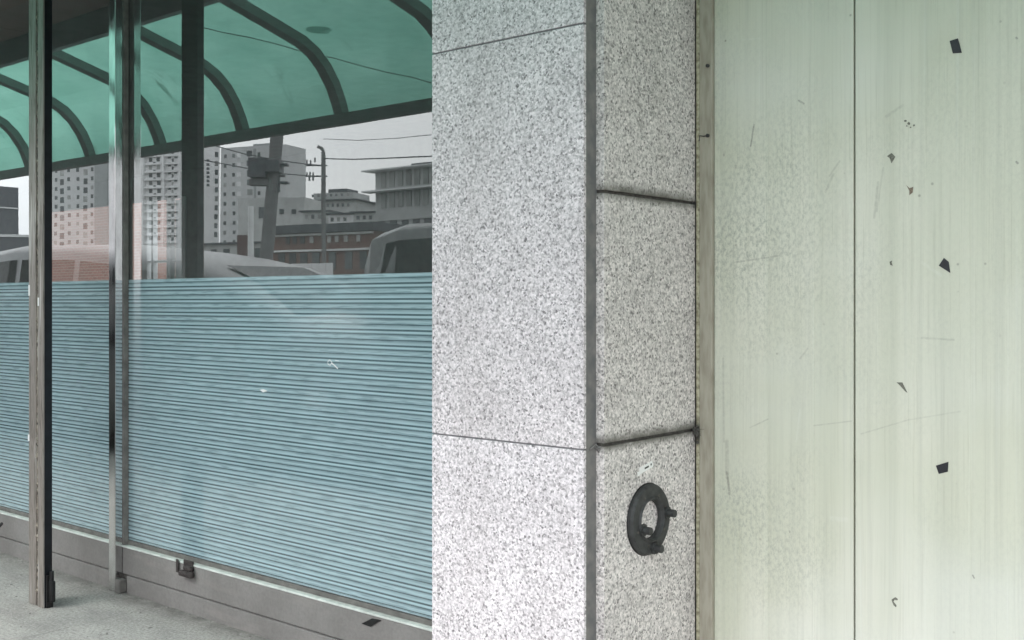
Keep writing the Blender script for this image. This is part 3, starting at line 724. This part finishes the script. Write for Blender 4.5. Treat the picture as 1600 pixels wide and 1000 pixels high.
# ================================================================ VEHICLES
def vehicle(name, label, loc, rz, paint, st, W, wheels, wins, roofrail=False):
    # st: stations (x, z bottom, z belt, z roof, half width factor); nose towards +x
    v = thing(name, label, 'van', loc, rz)
    bm = bmesh.new(); rings = []
    for (x, zb, zw, zr, k) in st:
        hw = W/2*k; pts = [(-hw*.93, zb), (-hw, zb+.12), (-hw, zw), (-hw*(.97), zw+(zr-zw)*.3), (-hw*.88, zr-min(.12, (zr-zw)*.4)), (-hw*.70, zr-.03*(1 if zr-zw > .3 else .3)), (0, zr)]
        pts += [(-a, b) for a, b in reversed(pts[:-1])]
        rings.append([bm.verts.new((x, a, b)) for a, b in pts])
    for A, B in zip(rings, rings[1:]):
        n = len(A)
        for i in range(n): bm.faces.new((A[i], A[(i+1) % n], B[(i+1) % n], B[i]))
    bm.faces.new(rings[0]); bm.faces.new(rings[-1])
    body = build('body', bm, paint, v, True)
    def surf(x, s, f):              # point on the side glass zone: f 0 at belt .. 1 at roof
        for a, b in zip(st, st[1:]):
            if a[0] <= x <= b[0]:
                t_ = (x-a[0])/(b[0]-a[0]); zw = a[2]+(b[2]-a[2])*t_; zr = a[3]+(b[3]-a[3])*t_; hw = W/2*(a[4]+(b[4]-a[4])*t_); break
        z0, z1 = zw, zr-min(.12, (zr-zw)*.4); z = z0+(z1-z0)*f
        y = hw*(1-.12*f) ; 
        if f < .5: y = hw*(1-.03*f/.5)
        return (x, s*(y+.006), z)
    for s in (-1, 1):
        for (x0, x1, s0, s1) in wins:
            bm = bmesh.new(); N = 6; lo = []; mi = []; hi = []
            for i in range(N+1):
                q = i/N; x = x0+(x1-x0)*q; xt = x0+s0+(x1-s1-x0-s0)*q
                lo.append(bm.verts.new(surf(x, s, .04))); mi.append(bm.verts.new(surf((x+xt)/2, s, .5))); hi.append(bm.verts.new(surf(xt, s, .92)))
            for i in range(N):
                bm.faces.new((lo[i], lo[i+1], mi[i+1], mi[i])); bm.faces.new((mi[i], mi[i+1], hi[i+1], hi[i]))
            bmesh.ops.solidify(bm, geom=bm.faces[:], thickness=.004)
            wn = build('side_window', bm, M['dark_glass'], v)
        for xw in wheels:
            bm = bmesh.new(); tube(bm, [(xw, s*(W/2-.2), .33), (xw, s*(W/2+.01), .33)], .33, 28); wl = build('wheel', bm, M['tyre'], v)
            bm = bmesh.new(); tube(bm, [(xw, s*(W/2+.012), .33), (xw, s*(W/2+.02), .33)], .2, 20); build('rim', bm, M['steel_pole'], wl)
        xf, zf = st[-1][0], st[-1][1]
        bm = bmesh.new(); bx(bm, xf-.25, xf+.012, s*W*.36-.13, s*W*.36+.13, zf+.35, zf+.52, .03); build('headlight', bm, M['lamp'], v)
        bm = bmesh.new(); bx(bm, st[0][0]-.012, st[0][0]+.1, s*W*.41-.06, s*W*.41+.06, zf+.45, zf+.85, .02); build('tail_light', bm, M['tail'], v)
        bm = bmesh.new(); xm = wins[-1][1]-.15; zm = st[len(st)//2][2]+.1; bx(bm, xm-.05, xm+.07, s*(W/2+.05)-.06, s*(W/2+.05)+.06, zm, zm+.2, .03); build('mirror', bm, paint, v)
    bm = bmesh.new(); bx(bm, st[0][0]-.06, st[0][0]+.1, -W*.44, W*.44, st[0][1]+.02, st[0][1]+.24, .05); build('bumper', bm, paint, v)
    bm = bmesh.new(); bx(bm, st[-1][0]-.1, st[-1][0]+.05, -W*.42, W*.42, st[-1][1]+.0, st[-1][1]+.22, .05); build('bumper', bm, paint, v)
    return v
# silver minivan parked at the kerb, nose to the pillar side
v1 = [(-14.6, .35, 1.15, 1.45, .80), (-14.52, .28, 1.15, 1.98, .92), (-14.2, .25, 1.15, 2.25, .97), (-12.9, .25, 1.15, 2.325, 1), (-11.5, .25, 1.15, 2.29, 1), (-10.7, .25, 1.13, 2.22, 1),
      (-9.95, .25, 1.12, 2.13, 1), (-9.15, .25, 1.10, 2.00, 1), (-8.54, .25, 1.08, 1.81, .99), (-7.95, .25, 1.05, 1.50, .96), (-7.65, .27, 1.0, 1.20, .90), (-7.5, .32, .85, .93, .80)]
v1 = [(x+10.3, a, b, c, k) for x, a, b, c, k in v1]
van = vehicle('parked_van', 'silver minivan with a long rounded roof parked at the kerb, mirrored in the window', (-10.3, .16-.95, -.12), 0, M['van_paint'], v1, 1.86, (-2.8, 1.75),
        [(-3.8, -2.45, .15, .02), (-2.37, -1.1, .02, .02), (-1.02, .10, .02, .02), (.18, 1.35, .02, .25)])
bm = bmesh.new(); q = [(1.30, -.66, 1.94), (1.30, .66, 1.94), (2.30, .72, 1.53), (2.30, -.72, 1.53)]
ws = [[bm.verts.new((x, y, z)) for y in (-.48, 0, .48)] for x, z in ((1.20, 1.985), (1.76, 1.81), (2.32, 1.515))]
for i in range(2):
    for j in range(2): bm.faces.new((ws[i][j], ws[i+1][j], ws[i+1][j+1], ws[i][j+1]))
bmesh.ops.solidify(bm, geom=bm.faces[:], thickness=-.014); build('windscreen', bm, M['dark_glass'], van)
v2 = [(-8.95, .4, 1.2, 1.5, .85), (-8.88, .35, 1.2, 2.1, .93), (-8.72, .3, 1.2, 2.42, .97), (-8.3, .3, 1.2, 2.50, 1), (-6, .3, 1.2, 2.51, 1), (-4.6, .3, 1.2, 2.46, 1), (-4.0, .3, 1.15, 2.25, .98), (-3.4, .3, 1.1, 1.6, .95), (-3.0, .35, .95, 1.15, .85)]
v2 = [(x+6, a, b, c, k) for x, a, b, c, k in v2]
bus = vehicle('parked_van', 'dark grey high-roof van with big black side windows stopped in the road', (-6.22, 2*G-8-.98, -.12), 0, M['van_paint2'], v2, 1.95, (-2.0, 1.9),
        [(-2.62, -1.0, .16, .02), (-.93, .5, .02, .02), (.57, 1.75, .02, .25)])

# ================================================================ STREET FURNITURE ACROSS THE ROAD
def pole_line(D, a, b, r0, r1, name, label, cat, m, group=None):
    A = far(a[0], D); A.z = -.12; B = far(b[0], D); B.z = hgt(b[1], D)
    Apt = far(a[0], D); Apt.z = hgt(a[1], D)
    d = (B-Apt)/(B.z-Apt.z); base = Apt-d*(Apt.z+.12)
    v = thing(name, label, cat, base, 0, group)
    bm = bmesh.new(); tube(bm, [(0, 0, 0), (B-base)*.5, B-base], r0, 14, r2=r1); build('pole', bm, m, v, False)
    return v, base, B
acr = (far(820, 10)-far(780, 10)).normalized()      # across the view as mirrored
def arm_box(v, base, D, x0, x1, y0, y1, depth, name, m, parent=None):
    A, B = far(x0, D), far(x1, D); zc0, zc1 = hgt(y1, D), hgt(y0, D); mid = (A+B)/2-base; Lh = (B-A).length/2
    bm = bmesh.new(); bx(bm, -Lh, Lh, -depth/2, depth/2, zc0-base.z, zc1-base.z)
    bmesh.ops.rotate(bm, verts=bm.verts, cent=(0, 0, 0), matrix=Matrix.Rotation(math.atan2(acr.y, acr.x), 3, 'Z'))
    bmesh.ops.translate(bm, verts=bm.verts, vec=(mid.x, mid.y, 0))
    return build(name, bm, m, parent or v)
D = 27
v, b0, B0 = pole_line(D, (413, 430), (441, 120), .17, .16, 'utility_pole', 'thick leaning concrete utility pole carrying a transformer box, mirrored in the window', 'utility pole', M['concrete_pole'])
arm_box(v, b0, D, 392, 417, 248, 278, .5, 'transformer_box', M['slate']); arm_box(v, b0, D, 387, 446, 273, 276, .12, 'crossarm', M['concrete_pole'])
arm_box(v, b0, D, 418, 440, 252, 270, .6, 'transformer_box', M['slate']); arm_box(v, b0, D, 391, 420, 280, 290, .3, 'platform', M['concrete_pole'])
arm_box(v, b0, D, 440, 451, 256, 259, .3, 'bracket', M['slate']); arm_box(v, b0, D, 439, 452, 284, 287, .3, 'bracket', M['slate']); arm_box(v, b0, D, 425, 437, 262, 300, .15, 'cable_box', M['slate'])
D = 62
v, b0, B0 = pole_line(D, (506, 425), (505.5, 238), .16, .11, 'street_lamp', 'tall street lamp post with crossarms and a curved top, mirrored in the window', 'lamp post', M['concrete_pole'])
bm = bmesh.new()
P = []
for px, py in ((505.5, 240), (505, 235), (503, 231.5), (500, 230), (497, 228.5)):
    q = far(px, D); q.z = hgt(py, D); P.append(q-b0)
tube(bm, P, .09, 8); build('lamp_arm', bm, M['concrete_pole'], v)
for y in (258, 275): arm_box(v, b0, D, 478, 511, y-1, y+1, .12, 'crossarm', M['slate'])
for x, y in ((480, 252), (486, 253), (493, 249), (480, 272), (485, 271), (490, 272)): arm_box(v, b0, D, x-1, x+1, y-3, y+4, .1, 'insulator', M['slate'])
for x in (484, 490): arm_box(v, b0, D, x-1.3, x+1.3, 276, 282, .12, 'insulator', M['slate'])
v, b0, B0 = pole_line(24, (391, 432), (391, 322), .07, .06, 'sign_pole', 'slim pale steel pole without lamp, mirrored in the window', 'pole', M['white_frame'])
D = 40
v, b0, B0 = pole_line(D, (379, 430), (379, 368), .2, .2, 'gate_pillar', 'dark red gate pillar across the road, mirrored in the window', 'pillar', M['red_dark'])
# wires
def wire(pts, D0, D1, r, label, group='overhead wires across the street'):
    P = []
    n = len(pts)
    for i, (x, y) in enumerate(pts):
        D = D0+(D1-D0)*i/(n-1); q = far(x, D); q.z = hgt(y, D); P.append(q)
    o = P[0].copy(); bm = bmesh.new(); tube(bm, [p-o for p in P], r, 5); w_ = build('overhead_wire', bm, M['slate']); w_.location = o
    tag(w_, label, 'wire', group)
wire([(506, 247), (550, 249), (600, 247.5), (690, 243)], 62, 50, .035, 'upper overhead wire running from the lamp post to the right')
wire([(506, 258), (480, 256), (430, 250), (380, 240), (330, 226)], 62, 60, .03, 'overhead wire from the upper crossarm to the left')
wire([(506, 217), (560, 219), (620, 216), (690, 209)], 60, 52, .018, 'faint highest overhead wire against the sky')
wire([(480, 274), (440, 271), (380, 262), (300, 246)], 62, 58, .03, 'overhead wire from the lower crossarm to the left')

# ================================================================ BUILDINGS ACROSS THE ROAD
def bframe(name, label, xa, xb, Da, Db, cat='building', group=None):
    A, B = far(xa, Da), far(xb, Db); mid = (A+B)/2
    u = (B-A).normalized(); back = Vector((-u.y, u.x, 0))
    if back.dot(mid) < 0: back = -back
    ux = Vector((back.y, -back.x, 0))
    org = A if (B-A).dot(ux) > 0 else B
    v = thing(name, label, cat, (org.x, org.y, -.14), math.atan2(ux.y, ux.x), group)
    W = (B-A).length; flip = (org == B)
    def tx(px):                     # photo column -> metres along the front
        t_ = (px-xa)/(xb-xa); zq = (t_*Da)/(Db*(1-t_)+Da*t_)
        return W*(1-zq) if flip else W*zq
    return v, W, tx
_wm = {}
def wins_on(v, tx, cols, rows, Dm, w_px, h_px, m=None, proud=.05, name='window'):
    for (cx) in cols:
        for ry in rows:
            ww, hh = w_px*Dm/F, h_px*Dm/F; mm = m or random.choice((M['win_far'], M['win_far'], M['win_mid'], M['curtain'])); key = (round(ww, 3), round(hh, 3), mm.name)
            if key not in _wm:
                o = box(name, -ww/2, ww/2, -proud, 0, -hh/2, hh/2, mm, v); _wm[key] = o.data
            else: o = link_mesh(name, _wm[key], v)
            o.location = (tx(cx), -.003, hgt(ry, Dm)+.14)
def slab(v, W, z0, z1, depth, m, name='wall', x0=0, x1=None, y0=0): return box(name, x0, W if x1 is None else x1, y0, y0+depth, z0, z1, m, v)
def fr(a, b, st): 
    o = []; x = a
    while x < b: o.append(x); x += st
    return o
# apartment block A
D = 340; v, W, tx = bframe('apartment_block', 'grey apartment tower with small square windows, left of the window mullion', 62, 171, 345, 335)
slab(v, W, 0, 60, 14, M['apt_grey'])
wins_on(v, tx, (88, 108, 121, 144), fr(238, 420, 14), D, 5, 6); wins_on(v, tx, (97.5, 133), fr(242, 420, 14), D, 8, 9)
o = box('shaded_wall', min(tx(150), tx(170)), max(tx(150), tx(170)), -.6, -.01, 0, 58, M['apt_dark'], v)  # end strip of the tower with its shade put into the colour
# apartment block B
D = 320; v, W, tx = bframe('apartment_block', 'white apartment tower with two dark columns of balconies, beside the mullion', 196, 291, 325, 318)
slab(v, W, 0, 58, 14, M['apt_white'])
for ry in fr(226, 400, 12.3):
    for (pa, pb_) in ((228, 254), (259, 281)):
        q0, q1 = sorted((tx(pa), tx(pb_))); box('balcony', q0, q1, -.9, -.06, hgt(ry+5.5, D), hgt(ry+3.2, D), M['apt_white'], v)
wins_on(v, tx, (216,), fr(234, 376, 12.3), D, 4, 5); wins_on(v, tx, (235, 247), fr(236, 376, 12.3), D, 6, 6.5); wins_on(v, tx, (241,), fr(230, 376, 12.3), D, 4, 6); wins_on(v, tx, (264, 274), fr(232, 376, 12.3), D, 5.5, 6); wins_on(v, tx, (269,), fr(238, 376, 12.3), D, 3.5, 5)
for px in (226, 257, 283): box('fin', min(tx(px-1.5), tx(px+1.5)), max(tx(px-1.5), tx(px+1.5)), -1.2, -.01, 0, 58, M['apt_white'], v)
# apartment block end wall with numbering
v, W, tx = bframe('apartment_block', 'pale apartment gable wall just right of the reflected post', 306, 343, 315, 318)
slab(v, W, 0, 55, 12, M['apt_white']); wins_on(v, tx, (325,), fr(250, 292, 6.5), 316, 4, 4, M['slate']); wins_on(v, tx, (338,), fr(240, 380, 14), 316, 5, 8)
# block C
D = 300; v, W, tx = bframe('apartment_block', 'grey corner apartment tower behind the leaning utility pole', 345, 447, 306, 298)
slab(v, W, 0, hgt(226, D), 10, M['apt_grey']); slab(v, W, hgt(226, D), hgt(220, D), 4, M['apt_dark'], 'roof_house', W*.3, W*.6, 3)
wins_on(v, tx, (352, 366, 404, 433), fr(240, 385, 15.2), D, 5, 6); wins_on(v, tx, (374, 424), fr(240, 385, 15.2), D, 7, 7, M['apt_white']); wins_on(v, tx, (390,), fr(238, 385, 15.2), D, 9, 9)
D = 302; v, W, tx = bframe('apartment_block', 'stepped side wing of the corner apartment tower with its shade painted in, right of the leaning pole', 449, 474.5, 300, 312)
slab(v, W, 0, hgt(232, D), 10, M['apt_dark'])  # shaded side of the corner tower, painted with the darker copy
wins_on(v, tx, (456, 466), fr(245, 350, 15), D, 5, 6)
# low pale block in front of C
D = 150; v, W, tx = bframe('office_block', 'low pale rendered block in front of the corner tower', 372, 476, 152, 150)
slab(v, W, 0, hgt(306, D), 8, M['low_grey']); wins_on(v, tx, (409,), (331,), D, 12, 18, M['slate']); wins_on(v, tx, (440, 460), (330,), D, 8, 8, M['win_far'])
# distant stepped block
D = 230; v, W, tx = bframe('office_block', 'distant low block with stepped roof beside the lamp post', 474, 556, 232, 228)
slab(v, W, 0, hgt(313, D), 12, M['low_grey']); slab(v, W, hgt(313, D), hgt(311, D), 13, M['slate'], 'roof_slab', -.8, W+.8, -.8)
a, b = sorted((tx(486), tx(546))); slab(v, W, hgt(311, D), hgt(299, D), 8, M['low_grey'], 'upper_storey', a, b, 1.5)
a, b = sorted((tx(502), tx(532))); slab(v, W, hgt(299, D), hgt(292, D), 5, M['slate'], 'roof_house', a, b, 3)
wins_on(v, tx, fr(480, 552, 8), (321,), D, 4, 5); wins_on(v, tx, fr(490, 545, 9), (305,), D, 4, 4)
# row of houses
for k, (xa, xb, yt, D, m, ds) in enumerate(((474, 512, 330, 140, 'low_grey', 'grey flat-roofed house behind the lamp post'), (513, 552, 334, 135, 'apt_white', 'pale flat-roofed house right of the lamp post'), (553, 596, 331, 130, 'low_grey', 'grey house with low roof partly behind the glazed office block'))):
    v, W, tx = bframe('low_house', ds, xa, xb, D, D-1); slab(v, W, 0, hgt(yt, D), 8, M[m]); box('roof', -.4, W+.4, -.4, 8.4, hgt(yt, D), hgt(yt-2.5, D), M['slate'], v)
    wins_on(v, tx, fr(xa+6, xb-4, 10), (yt+9,), D, 5, 6)
# near row of shops
D = 66; v, W, tx = bframe('shop_row', 'two-storey brick shop row with dark roof and white bands across the road', 426, 584, 68, 64)
zt = hgt(347, D)
slab(v, W, 0, zt-.35, 8, M['brick']); box('roof', -.3, W+.3, -.5, 8.4, hgt(360, D), zt, M['slate'], v, )
box('white_band', 0, W, -.25, -.01, hgt(364, D), hgt(361, D), M['white_frame'], v); box('white_band', 0, W, -.25, -.01, hgt(389, D), hgt(386, D), M['white_frame'], v)
wins_on(v, tx, (450, 462, 474), (374,), D, 9, 12, M['slate']); wins_on(v, tx, (488, 515, 527, 541, 560), (374,), D, 7, 10, M['low_grey']); wins_on(v, tx, (440, 458, 476, 494, 520, 545, 568), (408,), D, 14, 28)
D = 58; v, W, tx = bframe('site_fence', 'pale steel hoarding panels in front of the shop row', 455, 520, 59, 58, 'fence')
for i in range(6): box('hoarding_panel', W*i/6+.01, W*(i+1)/6-.01, 0, .06, 0, hgt(411, D)+.14, M['apt_white'], v)
# grey shed left of the shop row
D = 80; v, W, tx = bframe('workshop', 'dark low workshop behind the pale gate pole', 318, 425, 82, 79)
slab(v, W, 0, hgt(378, D), 8, M['low_grey']); box('roof', -.3, W+.3, -.3, 8.3, hgt(378, D), hgt(375, D), M['slate'], v); wins_on(v, tx, (335, 355, 402), (398,), D, 12, 20)
# glazed office at right
D = 75; v, W, tx = bframe('office_block', 'three-storey glazed office block with projecting flat eaves at the right of the reflection', 587, 740, 76, 70)
def zz_(y): return hgt(y, D)
slab(v, W, 0, zz_(264), 12, M['low_grey'])
a = sorted((tx(610), tx(735))); slab(v, W, zz_(262), zz_(248), 8, M['slate'], 'roof_house', a[0], a[1], 2)
box('eaves', -.5, W+.5, -.9, 12.5, zz_(264), zz_(262), M['white_frame'], v); box('eaves', -.5, W+.5, -.9, -.01, zz_(296.5), zz_(294), M['white_frame'], v); box('spandrel', 0, W, -.12, -.01, zz_(341), zz_(329), M['low_grey'], v)
wins_on(v, tx, fr(600, 720, 13), (280,), D, 11, 24, M['curtain'], .06); wins_on(v, tx, fr(600, 720, 13), (311,), D, 11, 26, M['curtain'], .06)
wins_on(v, tx, fr(597, 720, 18), (354,), D, 14, 20, M['slate'], .06)
# left: dark slate-clad block
D = 45; v, W, tx = bframe('slate_block', 'dark grey slate-clad block with a pale band at the left end of the reflection', -70, 29, 44, 46)
slab(v, W, 0, hgt(284, D), 6, M['slate']); box('pale_band', 0, W, -.05, -.005, hgt(318.5, D), hgt(316.5, D), M['apt_grey'], v)
D = 42; v, W, tx = bframe('boundary_wall', 'low slate grey boundary wall at the left end of the reflection', -70, 60, 42, 43, 'wall')
slab(v, W, 0, hgt(363, D), .3, M['slate']); box('coping', 0, W, -.05, .35, hgt(363, D), hgt(359, D), M['apt_grey'], v)
